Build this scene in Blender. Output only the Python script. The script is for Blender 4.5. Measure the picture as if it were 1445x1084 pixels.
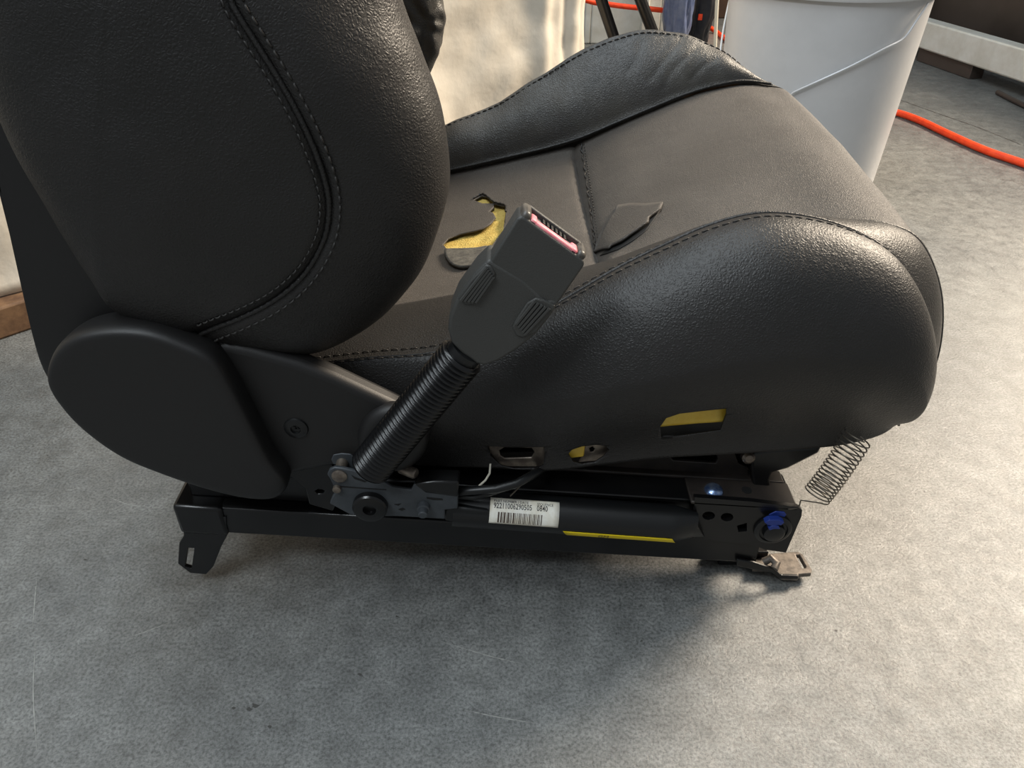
import bpy, bmesh, math, random
import numpy as np
from mathutils import Vector, Matrix, noise
from mathutils.bvhtree import BVHTree
from mathutils.geometry import delaunay_2d_cdt, tessellate_polygon

for o in list(bpy.data.objects):
    bpy.data.objects.remove(o)
S = bpy.context.scene
COL = S.collection
random.seed(4)
R = math.radians

# ------------------------------------------------------------------ camera, world, light, exposure
F, CX, CY, TH, H = 1085.0, 722.5, 542.0, R(35.0), 0.5
cam = bpy.data.cameras.new('camera')
cam.sensor_width = 36.0
cam.lens = F / 1445.0 * 36.0
cam.clip_start = 0.01
camo = bpy.data.objects.new('camera', cam)
camo.location = (0, 0, H)
camo.rotation_euler = (R(90) - TH, 0, 0)
COL.objects.link(camo)
S.camera = camo

world = bpy.data.worlds.new('world')
S.world = world
world.use_nodes = True
bg = world.node_tree.nodes['Background']
bg.inputs[0].default_value = (0.90, 0.95, 1.0, 1)
bg.inputs[1].default_value = 0.20

def area(name, loc, target, size, power, color, size_y=None):
    l = bpy.data.lights.new(name, 'AREA')
    l.energy = power
    l.color = color
    l.size = size
    if size_y:
        l.shape = 'RECTANGLE'
        l.size_y = size_y
    o = bpy.data.objects.new(name, l)
    o.location = loc
    o.rotation_euler = (Vector(target) - Vector(loc)).to_track_quat('-Z', 'Y').to_euler()
    COL.objects.link(o)
    return o
area('doorway_light', (2.7, 2.15, 2.2), (0.3, 0.6, 0.1), 1.1, 245, (1.0, 0.85, 0.67))
area('ceiling_light', (-0.5, 0.7, 2.7), (-0.4, 0.7, 0.0), 2.4, 44, (0.86, 0.95, 1.0), 1.2)
area('front_ceiling_light', (-1.3, -0.9, 2.6), (-0.2, 0.5, 0.2), 1.2, 30, (0.88, 0.95, 1.0), 0.4)

vs = S.view_settings
vs.view_transform = 'Standard'
vs.look = 'None'
vs.gamma = 1.0
vs.use_curve_mapping = False
vs.exposure = 0.28

# ------------------------------------------------------------------ pixel helpers
CAM = Vector((0, 0, H))
CT, ST = math.cos(TH), math.sin(TH)
def ray(px, py):
    u, v = (px - CX) / F, (py - CY) / F
    return Vector((u, CT - v * ST, -ST - v * CT))
def W(px, py, Y):
    d = ray(px, py)
    return CAM + d * (Y / d.y)
def G(px, py, z=0.0):
    d = ray(px, py)
    return CAM + d * ((z - H) / d.z)
V3 = Vector
def NP(l):
    return np.array([list(p) for p in l], dtype=float)

def spl(pts, t, closed=False):
    """Catmull-Rom through pts (n,k); t in [0, n-1] (or [0,n) closed)"""
    P = np.asarray(pts, float)
    n = len(P)
    t = np.asarray(t, float)
    if closed:
        i = np.floor(t).astype(int)
        f = t - i
        g = lambda k: P[(i + k) % n]
        p0, p1, p2, p3 = g(-1), g(0), g(1), g(2)
    else:
        Q = np.vstack([2 * P[0] - P[1], P, 2 * P[-1] - P[-2]])
        i = np.clip(np.floor(t).astype(int), 0, n - 2)
        f = t - i
        p0, p1, p2, p3 = Q[i], Q[i + 1], Q[i + 2], Q[i + 3]
    f = f[..., None]
    return 0.5 * (2 * p1 + (p2 - p0) * f + (2 * p0 - 5 * p1 + 4 * p2 - p3) * f ** 2 + (3 * p1 - p0 - 3 * p2 + p3) * f ** 3)
def curve(pts, n, closed=False):
    P = NP(pts)
    m = len(P)
    if closed:
        return spl(P, np.linspace(0, m, n, endpoint=False), True)
    return spl(P, np.linspace(0, m - 1, n))

# ------------------------------------------------------------------ materials
def lin(c):
    return tuple(((x / 255) / 12.92 if x / 255 <= 0.04045 else ((x / 255 + 0.055) / 1.055) ** 2.4) for x in c) + (1,)
MATS = {}
def mat(name, rgb, rough=0.5, metal=0.0, spec=0.5, grain=None, gscale=300, gdist=0.0005, gstr=0.5,
        var=0.0, vscale=20, col2=None, coat=0.0, sheen=0.0, rvar=0.0, detail=6, voro=False, trans=0.0, vlo=0.4, vhi=0.62):
    m = bpy.data.materials.new(name)
    m.use_nodes = True
    nt = m.node_tree
    b = nt.nodes['Principled BSDF']
    b.inputs['Base Color'].default_value = lin(rgb)
    b.inputs['Roughness'].default_value = rough
    b.inputs['Metallic'].default_value = metal
    b.inputs['Specular IOR Level'].default_value = spec
    b.inputs['Coat Weight'].default_value = coat
    b.inputs['Sheen Weight'].default_value = sheen
    b.inputs['Sheen Roughness'].default_value = 0.4
    b.inputs['Transmission Weight'].default_value = trans
    N, L = nt.nodes.new, nt.links.new
    tc = N('ShaderNodeTexCoord')
    if col2 is not None:
        nz = N('ShaderNodeTexNoise')
        nz.inputs['Scale'].default_value = vscale
        nz.inputs['Detail'].default_value = detail
        nz.inputs['Roughness'].default_value = 0.65
        L(tc.outputs['Object'], nz.inputs['Vector'])
        rp = N('ShaderNodeValToRGB')
        rp.color_ramp.elements[0].position = vlo
        rp.color_ramp.elements[1].position = vhi
        rp.color_ramp.elements[0].color = lin(rgb)
        rp.color_ramp.elements[1].color = lin(col2)
        L(nz.outputs['Fac'], rp.inputs['Fac'])
        L(rp.outputs['Color'], b.inputs['Base Color'])
        if rvar:
            mr = N('ShaderNodeMapRange')
            mr.inputs['From Min'].default_value = 0.3
            mr.inputs['From Max'].default_value = 0.7
            mr.inputs['To Min'].default_value = rough - rvar
            mr.inputs['To Max'].default_value = rough + rvar
            L(nz.outputs['Fac'], mr.inputs['Value'])
            L(mr.outputs['Result'], b.inputs['Roughness'])
    if grain:
        bp = N('ShaderNodeBump')
        bp.inputs['Distance'].default_value = gdist
        bp.inputs['Strength'].default_value = gstr
        if grain == 'leather':
            n1 = N('ShaderNodeTexNoise')
            n1.inputs['Scale'].default_value = gscale * 0.45
            n1.inputs['Detail'].default_value = 3
            L(tc.outputs['Object'], n1.inputs['Vector'])
            mx = N('ShaderNodeVectorMath')
            mx.operation = 'MULTIPLY_ADD'
            mx.inputs[1].default_value = (2.2 / gscale,) * 3
            L(n1.outputs['Color'], mx.inputs[0])
            L(tc.outputs['Object'], mx.inputs[2])
            vo = N('ShaderNodeTexVoronoi')
            vo.feature = 'DISTANCE_TO_EDGE'
            vo.inputs['Scale'].default_value = gscale
            L(mx.outputs['Vector'], vo.inputs['Vector'])
            mr = N('ShaderNodeMapRange')
            mr.interpolation_type = 'SMOOTHSTEP'
            mr.inputs['From Min'].default_value = 0.0
            mr.inputs['From Max'].default_value = 0.42
            L(vo.outputs['Distance'], mr.inputs['Value'])
            n2 = N('ShaderNodeTexNoise')
            n2.inputs['Scale'].default_value = gscale * 0.12
            n2.inputs['Detail'].default_value = 4
            L(tc.outputs['Object'], n2.inputs['Vector'])
            ad = N('ShaderNodeMath')
            ad.operation = 'MULTIPLY_ADD'
            ad.inputs[1].default_value = 1.6
            L(n2.outputs['Fac'], ad.inputs[0])
            L(mr.outputs['Result'], ad.inputs[2])
            L(ad.outputs['Value'], bp.inputs['Height'])
        else:
            n1 = N('ShaderNodeTexNoise')
            n1.inputs['Scale'].default_value = gscale
            n1.inputs['Detail'].default_value = 5
            L(tc.outputs['Object'], n1.inputs['Vector'])
            L(n1.outputs['Fac'], bp.inputs['Height'])
        L(bp.outputs['Normal'], b.inputs['Normal'])
    MATS[name] = m
    return m

mat('leather', (27, 26, 25), 0.48, grain='leather', gscale=470, gdist=0.0005, gstr=0.36, col2=(33, 31, 30), vscale=9)
mat('leather_sheen', (56, 55, 54), 0.46, grain='leather', gscale=450, gdist=0.0006, gstr=0.42, col2=(72, 70, 66), vscale=12)  # same black leather lightened, overhead sheen put into the base colour
mat('leather_insert', (60, 55, 50), 0.56, grain='leather', gscale=700, gdist=0.0005, gstr=0.6, col2=(70, 65, 60), vscale=9, sheen=0.1)
mat('leather_raw', (70, 68, 64), 0.85, grain='noise', gscale=500, gdist=0.0006, gstr=0.6, col2=(98, 95, 88), vscale=120)
mat('thread', (40, 38, 36), 0.6)
mat('plastic', (23, 22, 22), 0.5, grain='noise', gscale=1500, gdist=0.0002, gstr=0.5)
mat('plastic_smooth', (16, 17, 18), 0.38, grain='noise', gscale=200, gdist=0.0002, gstr=0.2)
mat('buckle_plastic', (62, 62, 60), 0.5, grain='noise', gscale=1400, gdist=0.0004, gstr=0.6)
mat('buckle_worn', (62, 58, 54), 0.38, col2=(92, 88, 82), vscale=150)
mat('scuff_pale', (150, 150, 145), 0.6)
mat('spot_dark', (62, 61, 58), 0.6)
mat('wire_grey', (205, 207, 210), 0.4, metal=0.2)
mat('bellows', (16, 16, 17), 0.26)
mat('dark_slot', (10, 10, 10), 0.7)
mat('pink', (226, 122, 132), 0.45, col2=(236, 150, 156), vscale=200)
mat('black_metal', (12, 12, 13), 0.28, col2=(18, 17, 17), vscale=40, spec=0.5)
mat('grey_metal', (72, 76, 80), 0.48, col2=(60, 64, 68), vscale=60, metal=0.25)
mat('frame_metal', (50, 44, 40), 0.5, col2=(36, 32, 30), vscale=50, metal=0.1)
mat('steel', (150, 140, 128), 0.4, metal=0.8, col2=(110, 100, 92), vscale=90)
mat('zinc_foot', (120, 112, 104), 0.5, metal=0.5, col2=(86, 80, 75), vscale=160)
mat('zinc_blue', (190, 205, 225), 0.25, metal=0.9, col2=(80, 120, 185), vscale=110)
mat('blue_paint', (22, 46, 120), 0.5)
mat('foam', (214, 188, 104), 0.9, grain='noise', gscale=700, gdist=0.002, gstr=0.7, col2=(190, 160, 78), vscale=60)
mat('foam_film', (232, 200, 84), 0.32, col2=(220, 182, 62), vscale=60)
mat('label_white', (232, 230, 220), 0.45, col2=(215, 208, 190), vscale=80)
mat('ink', (40, 38, 38), 0.6)
mat('barcode_ink', (70, 56, 48), 0.6)
mat('yellow', (240, 212, 20), 0.45)
mat('wire_white', (200, 195, 180), 0.5)
mat('wire_steel', (105, 98, 88), 0.4, metal=0.6)
mat('cloth_white', (196, 188, 174), 0.9, grain='noise', gscale=50, gdist=0.003, gstr=0.35, col2=(208, 201, 188), vscale=6)
mat('wood_brown', (112, 84, 58), 0.7, grain='noise', gscale=80, gdist=0.001, gstr=0.5, col2=(76, 52, 34), vscale=30)
mat('wood_pale', (190, 170, 140), 0.7, col2=(170, 150, 122), vscale=30)
mat('bucket_white', (205, 206, 208), 0.38, col2=(198, 199, 201), vscale=8, grain='noise', gscale=25, gdist=0.0015, gstr=0.3)
mat('orange', (244, 74, 24), 0.45, col2=(228, 60, 20), vscale=60)
mat('white_paint', (205, 205, 198), 0.55, grain='noise', gscale=60, gdist=0.001, gstr=0.4, col2=(190, 188, 178), vscale=14)
mat('dark_panel', (52, 45, 41), 0.42, col2=(66, 58, 53), vscale=5, rvar=0.1)
mat('brown_panel', (84, 60, 44), 0.7, col2=(66, 46, 34), vscale=12)
mat('blue_plastic', (72, 84, 118), 0.3, col2=(110, 118, 140), vscale=14)
mat('black_bag', (26, 27, 32), 0.6, col2=(40, 40, 44), vscale=40)
mat('wall_paint', (150, 140, 126), 0.85, col2=(160, 150, 135), vscale=3)

def concrete():
    m = mat('concrete', (126, 126, 122), 0.42)
    nt = m.node_tree
    N, L = nt.nodes.new, nt.links.new
    b = nt.nodes['Principled BSDF']
    tc = [n for n in nt.nodes if n.type == 'TEX_COORD'][0]
    def nz(scale, det, rough=0.6):
        n = N('ShaderNodeTexNoise')
        n.inputs['Scale'].default_value = scale
        n.inputs['Detail'].default_value = det
        n.inputs['Roughness'].default_value = rough
        L(tc.outputs['Object'], n.inputs['Vector'])
        return n
    def ramp(n, p0, c0, p1, c1):
        r = N('ShaderNodeValToRGB')
        r.color_ramp.elements[0].position = p0
        r.color_ramp.elements[1].position = p1
        r.color_ramp.elements[0].color = lin(c0)
        r.color_ramp.elements[1].color = lin(c1)
        L(n.outputs['Fac'], r.inputs['Fac'])
        return r
    def mul(a, c, fac=1.0, mode='MULTIPLY'):
        x = N('ShaderNodeMix')
        x.data_type = 'RGBA'
        x.blend_type = mode
        x.inputs['Factor'].default_value = fac
        L(a, x.inputs['A'])
        L(c, x.inputs['B'])
        return x.outputs['Result']
    big = ramp(nz(5, 5), 0.35, (118, 120, 119), 0.68, (138, 139, 136))
    mid = ramp(nz(38, 7, 0.7), 0.34, (180, 180, 180), 0.64, (255, 255, 255))
    fine = ramp(nz(420, 4, 0.7), 0.34, (120, 120, 120), 0.60, (255, 255, 255))
    c = mul(mul(big.outputs['Color'], mid.outputs['Color'], 0.8), fine.outputs['Color'], 0.85)
    sp = ramp(nz(95, 2, 0.4), 0.745, (0, 0, 0), 0.765, (70, 70, 68))
    c = mul(c, sp.outputs['Color'], 0.5, 'ADD')
    L(c, b.inputs['Base Color'])
    r1 = nz(70, 9, 0.8)
    mr = N('ShaderNodeMapRange')
    mr.inputs['From Min'].default_value = 0.32
    mr.inputs['From Max'].default_value = 0.68
    mr.inputs['To Min'].default_value = 0.24
    mr.inputs['To Max'].default_value = 0.56
    L(r1.outputs['Fac'], mr.inputs['Value'])
    L(mr.outputs['Result'], b.inputs['Roughness'])
    bp = N('ShaderNodeBump')
    b.inputs['Specular IOR Level'].default_value = 0.8
    bp.inputs['Distance'].default_value = 0.0012
    bp.inputs['Strength'].default_value = 0.45
    n3 = nz(420, 6, 0.75)
    L(n3.outputs['Fac'], bp.inputs['Height'])
    L(bp.outputs['Normal'], b.inputs['Normal'])
    return m
concrete()

# ------------------------------------------------------------------ object helpers
def link(o, parent=None):
    COL.objects.link(o)
    if parent is not None:
        o.parent = parent
        L0 = parent.location if parent.type == 'EMPTY' else V3((0, 0, 0))
        o.matrix_parent_inverse = Matrix.Translation(-L0)
    return o
def empty(name, loc, label, cat, group=None):
    o = bpy.data.objects.new(name, None)
    o.location = loc
    o.empty_display_size = 0.05
    COL.objects.link(o)
    return tag(o, label, cat, group)
def tag(o, label, cat=None, group=None, kind=None):
    if label: o['label'] = label
    if cat: o['category'] = cat
    if group: o['group'] = group
    if kind: o['kind'] = kind
    return o
def mesh(name, verts, faces, m, parent=None, smooth=True, sharp=None):
    me = bpy.data.meshes.new(name)
    me.from_pydata([tuple(map(float, v)) for v in verts], [], [tuple(map(int, f)) for f in faces])
    me.materials.append(MATS[m])
    if smooth:
        me.polygons.foreach_set('use_smooth', [True] * len(me.polygons))
        if sharp:
            me.set_sharp_from_angle(angle=R(sharp))
    me.update()
    o = bpy.data.objects.new(name, me)
    return link(o, parent)
def from_bm(name, bm, m, parent=None, smooth=True, sharp=35):
    bmesh.ops.recalc_face_normals(bm, faces=bm.faces)
    me = bpy.data.meshes.new(name)
    bm.to_mesh(me)
    bm.free()
    me.materials.append(MATS[m])
    if smooth:
        me.polygons.foreach_set('use_smooth', [True] * len(me.polygons))
        if sharp:
            me.set_sharp_from_angle(angle=R(sharp))
    o = bpy.data.objects.new(name, me)
    return link(o, parent)
def bevel(o, w, seg=3, ang=40):
    md = o.modifiers.new('bevel', 'BEVEL')
    md.width = w
    md.segments = seg
    md.limit_method = 'ANGLE'
    md.angle_limit = R(ang)
    return o
def solid(o, t, off=-1):
    md = o.modifiers.new('thickness', 'SOLIDIFY')
    md.thickness = t
    md.offset = off
    return o
def grid_faces(nu, nv, cu=False, cv=False, flip=False):
    f = []
    for i in range(nu if cu else nu - 1):
        for j in range(nv if cv else nv - 1):
            a, b = i * nv + j, ((i + 1) % nu) * nv + j
            c, d = ((i + 1) % nu) * nv + (j + 1) % nv, i * nv + (j + 1) % nv
            f.append((a, d, c, b) if flip else (a, b, c, d))
    return f
def patch(name, fn, nu, nv, m, parent=None, flip=False, us=None, vsm=None):
    u = np.linspace(0, 1, nu) if us is None else us
    v = np.linspace(0, 1, nv) if vsm is None else vsm
    U, Vv = np.meshgrid(u, v, indexing='ij')
    P = fn(U.ravel(), Vv.ravel())
    return mesh(name, P, grid_faces(len(u), len(v), flip=flip), m, parent)
def inpoly(x, y, poly):
    ins = False
    n = len(poly)
    for i in range(n):
        x1, y1 = poly[i]
        x2, y2 = poly[(i + 1) % n]
        if (y1 > y) != (y2 > y) and x < (x2 - x1) * (y - y1) / (y2 - y1) + x1:
            ins = not ins
    return ins
def patch_holes(name, fn, nu, nv, m, parent, holes_px, flip=False, us=None, vsm=None):
    """grid patch with clean holes; holes_px = closed pixel polygons seen from the camera"""
    u = np.linspace(0, 1, nu) if us is None else us
    v = np.linspace(0, 1, nv) if vsm is None else vsm
    UU, VV = np.meshgrid(np.linspace(0, 1, 500), np.linspace(0, 1, 300), indexing='ij')
    P = fn(UU.ravel(), VV.ravel())
    rel = P - np.array(CAM)
    dep = rel[:, 1] * CT - rel[:, 2] * ST
    qx = CX + F * rel[:, 0] / dep
    qy = CY + F * (-rel[:, 2] * CT - rel[:, 1] * ST) / dep
    polys = []
    for hp in holes_px:
        pl = []
        for (x, y) in hp:
            k = int(np.argmin((qx - x) ** 2 + (qy - y) ** 2 + (dep - dep.min()) * 2))
            pl.append((UU.ravel()[k], VV.ravel()[k]))
        polys.append(pl)
    pts, edges = [], []
    U, Vv = np.meshgrid(u, v, indexing='ij')
    for a, b in zip(U.ravel(), Vv.ravel()):
        if not any(inpoly(a, b, pl) for pl in polys):
            pts.append((a, b))
    for pl in polys:
        s = len(pts)
        pts += pl
        edges += [(s + i, s + (i + 1) % len(pl)) for i in range(len(pl))]
    r = delaunay_2d_cdt([Vector(p) for p in pts], edges, [], 0, 1e-7)
    vo, fo = r[0], r[2]
    A = np.array([list(p) for p in vo])
    P = fn(A[:, 0], A[:, 1])
    fs = []
    for f in fo:
        c = A[list(f)].mean(axis=0)
        if any(inpoly(c[0], c[1], pl) for pl in polys):
            continue
        fs.append(tuple(reversed(f)) if flip else tuple(f))
    return mesh(name, P, fs, m, parent)

def vnormals(me):
    n = np.zeros(len(me.vertices) * 3)
    me.vertex_normals.foreach_get('vector', n)
    return n.reshape(-1, 3)
def coords(me):
    c = np.zeros(len(me.vertices) * 3)
    me.vertices.foreach_get('co', c)
    return c.reshape(-1, 3)
def groove(o, pts, depth, width, prof=None):
    """displace along normals near a 3D polyline (positive depth = sink)"""
    me = o.data
    c, n = coords(me), vnormals(me)
    P = NP(pts)
    d = np.full(len(c), 1e9)
    for k in range(0, len(P), 200):
        dd = np.linalg.norm(c[:, None, :] - P[None, k:k + 200, :], axis=2).min(axis=1)
        d = np.minimum(d, dd)
    amt = np.exp(-(d / width) ** 2) * depth
    c -= n * amt[:, None]
    me.vertices.foreach_set('co', c.ravel())
    me.update()
def wrinkle(o, amp, scale, seed=0, mask=None, stretch=(1, 1, 1)):
    me = o.data
    c, n = coords(me), vnormals(me)
    for i in range(len(c)):
        p = V3(c[i])
        q = V3((p.x * stretch[0], p.y * stretch[1], p.z * stretch[2])) * scale + V3((seed, seed * 1.7, 0))
        a = noise.noise(q) + 0.5 * noise.noise(q * 2.1)
        w = mask(p) if mask else 1.0
        c[i] += n[i] * amp * a * w
    me.vertices.foreach_set('co', c.ravel())
    me.update()
def tree(*obs):
    vs_, fs_ = [], []
    for o in obs:
        k = len(vs_)
        vs_ += [tuple(v.co) for v in o.data.vertices]
        fs_ += [tuple(i + k for i in p.vertices) for p in o.data.polygons]
    return BVHTree.FromPolygons(vs_, fs_)
def proj(px, py, t):
    loc, nrm, idx, dist = t.ray_cast(CAM, ray(px, py).normalized())
    if loc is None:
        return None
    if nrm.dot(ray(px, py)) > 0:
        nrm = -nrm
    return loc, nrm
def proj_curve(pxs, t, n=120, lift=0.0):
    q = curve([(a, b, 0) for a, b in pxs], n)
    P, Nn = [], []
    for x, y, _ in q:
        h = proj(x, y, t)
        if h is None:
            continue
        if P and (h[0] - P[-1]).length > 0.05:
            continue
        P.append(h[0] + h[1] * lift)
        Nn.append(h[1])
    return P, Nn
def tube_vf(pts, r, seg=8, cap=True, rfun=None):
    P = [V3(p) for p in pts]
    n = len(P)
    vs_, fs_ = [], []
    T = [(P[min(i + 1, n - 1)] - P[max(i - 1, 0)]).normalized() for i in range(n)]
    up = V3((0, 0, 1)) if abs(T[0].z) < 0.9 else V3((1, 0, 0))
    a = (up - T[0] * up.dot(T[0])).normalized()
    for i in range(n):
        a = (a - T[i] * a.dot(T[i])).normalized()
        b = T[i].cross(a)
        rr = rfun(i / (n - 1)) if rfun else r
        for k in range(seg):
            an = 2 * math.pi * k / seg
            vs_.append(P[i] + (a * math.cos(an) + b * math.sin(an)) * rr)
    for i in range(n - 1):
        for k in range(seg):
            fs_.append((i * seg + k, i * seg + (k + 1) % seg, (i + 1) * seg + (k + 1) % seg, (i + 1) * seg + k))
    if cap:
        fs_.append(tuple(range(seg))[::-1])
        fs_.append(tuple((n - 1) * seg + k for k in range(seg)))
    return vs_, fs_
def tube(name, pts, r, m, parent=None, seg=8, rfun=None, sharp=50):
    v, f = tube_vf(pts, r, seg, True, rfun)
    return mesh(name, v, f, m, parent, sharp=sharp)
def stitches(name, P, Nn, m, parent, length=0.0042, gap=0.0016, r=0.00055, lift=0.0003):
    """row of short raised threads along a projected curve"""
    vs_, fs_ = [], []
    acc, on, seg, seglen = 0.0, True, [], 0.0
    L = [0.0]
    for i in range(1, len(P)):
        L.append(L[-1] + (P[i] - P[i - 1]).length)
    def at(s):
        for i in range(1, len(L)):
            if L[i] >= s:
                f = (s - L[i - 1]) / max(1e-9, L[i] - L[i - 1])
                return P[i - 1].lerp(P[i], f), Nn[i - 1].lerp(Nn[i], f).normalized()
        return P[-1], Nn[-1]
    s = 0.0
    while s + length < L[-1]:
        pts = []
        for q, h in ((0, -0.6), (0.2, 0.7), (0.5, 1.0), (0.8, 0.7), (1, -0.6)):
            p, n = at(s + length * q)
            pts.append(p + n * (lift + r * h))
        v, f = tube_vf(pts, r, 6)
        k = len(vs_)
        vs_ += v
        fs_ += [tuple(i + k for i in ff) for ff in f]
        s += length + gap
    o = mesh(name, vs_, fs_, m, parent)
    o['kind'] = 'stuff'
    return o
def plate(name, polypx, Y, thick, m, parent=None, holes=(), bev=0.0008, plane='Y', z=0.0, world=None, seg=2):
    """flat plate cut to an outline in a plane Y=const (extruded away) or z=const (extruded down)"""
    def w(p):
        if world: return V3(world(p))
        return W(p[0], p[1], Y) if plane == 'Y' else G(p[0], p[1], z)
    loops = [[w(p) for p in polypx]] + [[w(p) for p in h] for h in holes]
    off = V3((0, thick, 0)) if plane == 'Y' else V3((0, 0, -thick))
    tris = tessellate_polygon(loops)
    allv = [p for l in loops for p in l]
    n = len(allv)
    bm = bmesh.new()
    A = [bm.verts.new(p) for p in allv]
    B = [bm.verts.new(p + off) for p in allv]
    for t_ in tris:
        try:
            bm.faces.new([A[i] for i in t_])
            bm.faces.new([B[i] for i in reversed(t_)])
        except ValueError:
            pass
    k = 0
    for l in loops:
        for i in range(len(l)):
            a, b = k + i, k + (i + 1) % len(l)
            bm.faces.new([A[a], A[b], B[b], B[a]])
        k += len(l)
    bmesh.ops.recalc_face_normals(bm, faces=bm.faces)
    bmesh.ops.dissolve_limit(bm, angle_limit=R(1), verts=bm.verts, edges=bm.edges)
    o = from_bm(name, bm, m, parent)
    if bev:
        bevel(o, bev, seg)
    return o
def inflate(name, outline, center, tneg, tpos, p, m, parent=None, n=240, rings=48, ax=V3((0, -1, 0)), smoothed=True, q=None):
    O = curve(outline, n, True) if smoothed else NP(outline)
    n = len(O)
    C = np.array(list(center))
    A = np.array(list(ax))
    rs = np.sin(np.linspace(0, math.pi / 2, rings))
    rs = 1 - (1 - np.linspace(0, 1, rings)) ** 1.6
    vs_ = [C + A * tneg]
    for r in rs[1:]:
        h = (1 - r ** p) ** (1 / (q or p)) if r < 1 else 0
        for o in O:
            vs_.append(C + (o - C) * r + A * tneg * h)
    base = len(vs_)
    fs_ = [(0, 1 + (k + 1) % n, 1 + k) for k in range(n)]
    for i in range(rings - 2):
        for k in range(n):
            a, b = 1 + i * n + k, 1 + i * n + (k + 1) % n
            fs_.append((a, b, b + n, a + n))
    last = 1 + (rings - 2) * n
    prev = last
    for r in rs[1:-1][::-1]:
        h = (1 - r ** p) ** (1 / (q or p))
        cur = len(vs_)
        for o in O:
            vs_.append(C + (o - C) * r - A * tpos * h)
        for k in range(n):
            fs_.append((prev + k, prev + (k + 1) % n, cur + (k + 1) % n, cur + k))
        prev = cur
    vs_.append(C - A * tpos)
    for k in range(n):
        fs_.append((prev + k, prev + (k + 1) % n, len(vs_) - 1))
    ob = mesh(name, vs_, fs_, m, parent)
    bm = bmesh.new()
    bm.from_mesh(ob.data)
    bmesh.ops.recalc_face_normals(bm, faces=bm.faces)
    bm.to_mesh(ob.data)
    bm.free()
    return ob
def lathe(name, prof, origin, axis, m, parent=None, seg=24, sharp=35):
    """prof: list of (along, radius) from origin along axis"""
    ax = V3(axis).normalized()
    up = V3((0, 0, 1)) if abs(ax.z) < 0.9 else V3((1, 0, 0))
    a = (up - ax * up.dot(ax)).normalized()
    b = ax.cross(a)
    vs_, fs_ = [], []
    for (h, r) in prof:
        for k in range(seg):
            an = 2 * math.pi * k / seg
            vs_.append(V3(origin) + ax * h + (a * math.cos(an) + b * math.sin(an)) * r)
    for i in range(len(prof) - 1):
        for k in range(seg):
            fs_.append((i * seg + k, i * seg + (k + 1) % seg, (i + 1) * seg + (k + 1) % seg, (i + 1) * seg + k))
    fs_.append(tuple(range(seg))[::-1])
    fs_.append(tuple((len(prof) - 1) * seg + k for k in range(seg)))
    bm = bmesh.new()
    me = bpy.data.meshes.new('t')
    me.from_pydata([tuple(v) for v in vs_], [], fs_)
    bm.from_mesh(me)
    bpy.data.meshes.remove(me)
    return from_bm(name, bm, m, parent, sharp=sharp)
def box(name, c, s, m, parent=None, rot=None, bev=0.002):
    bm = bmesh.new()
    M = Matrix.Translation(V3(c)) @ (rot.to_4x4() if rot else Matrix()) @ Matrix.Diagonal((s[0], s[1], s[2], 1))
    bmesh.ops.create_cube(bm, size=1, matrix=M)
    o = from_bm(name, bm, m, parent)
    if bev:
        bevel(o, bev, 2)
    return o
def extr(name, prof, A, B, m, parent=None, bev=0.001):
    """extrude closed profile [(y, z offsets)] from A to B"""
    bm = bmesh.new()
    a = [bm.verts.new(V3(A) + V3((0, y, z))) for y, z in prof]
    b = [bm.verts.new(V3(B) + V3((0, y, z))) for y, z in prof]
    n = len(prof)
    for i in range(n):
        bm.faces.new([a[i], a[(i + 1) % n], b[(i + 1) % n], b[i]])
    bm.faces.new(a[::-1])
    bm.faces.new(b)
    o = from_bm(name, bm, m, parent)
    if bev:
        bevel(o, bev, 2)
    return o

# ================================================================== SETTING
def make_floor():
    n = 2
    o = mesh('floor', [(-4, -2.5, 0), (6, -2.5, 0), (6, 5, 0), (-4, 5, 0), (-4, -2.5, -0.1), (6, -2.5, -0.1), (6, 5, -0.1), (-4, 5, -0.1)],
             [(0, 1, 2, 3), (4, 7, 6, 5), (0, 4, 5, 1), (1, 5, 6, 2), (2, 6, 7, 3), (3, 7, 4, 0)], 'concrete', smooth=False)
    o['kind'] = 'structure'
    o['label'] = 'smooth grey concrete workshop floor'
    return o
floor = make_floor()
wall = mesh('wall_back', [(-4, 5, 0), (6, 5, 0), (6, 5, 3), (-4, 5, 3), (-4, 5.1, 0), (6, 5.1, 0), (6, 5.1, 3), (-4, 5.1, 3)],
            [(0, 1, 2, 3), (7, 6, 5, 4), (0, 4, 5, 1), (3, 2, 6, 7), (0, 3, 7, 4), (1, 5, 6, 2)], 'wall_paint', smooth=False)
wall['kind'] = 'structure'
wall['label'] = 'plain beige workshop back wall'

# ================================================================== CAR SEAT
seat = empty('car_seat', (0, 0.66, 0), 'worn black leather car seat on steel slide rails with torn cushion', 'car seat')

# ---- cushion curves: rear to front (index a = 0..16)
S1 = NP([W(*p) for p in [(430, 515, .447), (520, 505, .449), (620, 496, .452), (720, 464, .458), (800, 420, .464), (870, 379, .470), (935, 347, .474),
     (1000, 318, .477), (1070, 301, .478), (1140, 306, .477), (1205, 326, .473), (1252, 355, .468), (1284, 402, .463), (1302, 458, .459),
     (1304, 512, .455), (1292, 560, .452), (1266, 596, .452)]])
SK = NP([W(*p) for p in [(430, 650, .445), (520, 655, .440), (610, 658, .436), (700, 661, .432), (780, 664, .430), (850, 656, .430), (930, 647, .431),
     (1010, 642, .432), (1080, 638, .434), (1130, 634, .436), (1175, 630, .438), (1205, 625, .441), (1225, 620, .444), (1240, 615, .447),
     (1252, 609, .449), (1260, 603, .451), (1265, 598, .452)]])
BU = np.array([.004, .006, .010, .018, .030, .040, .045, .047, .048, .047, .045, .041, .036, .029, .021, .012, .002])
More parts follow.
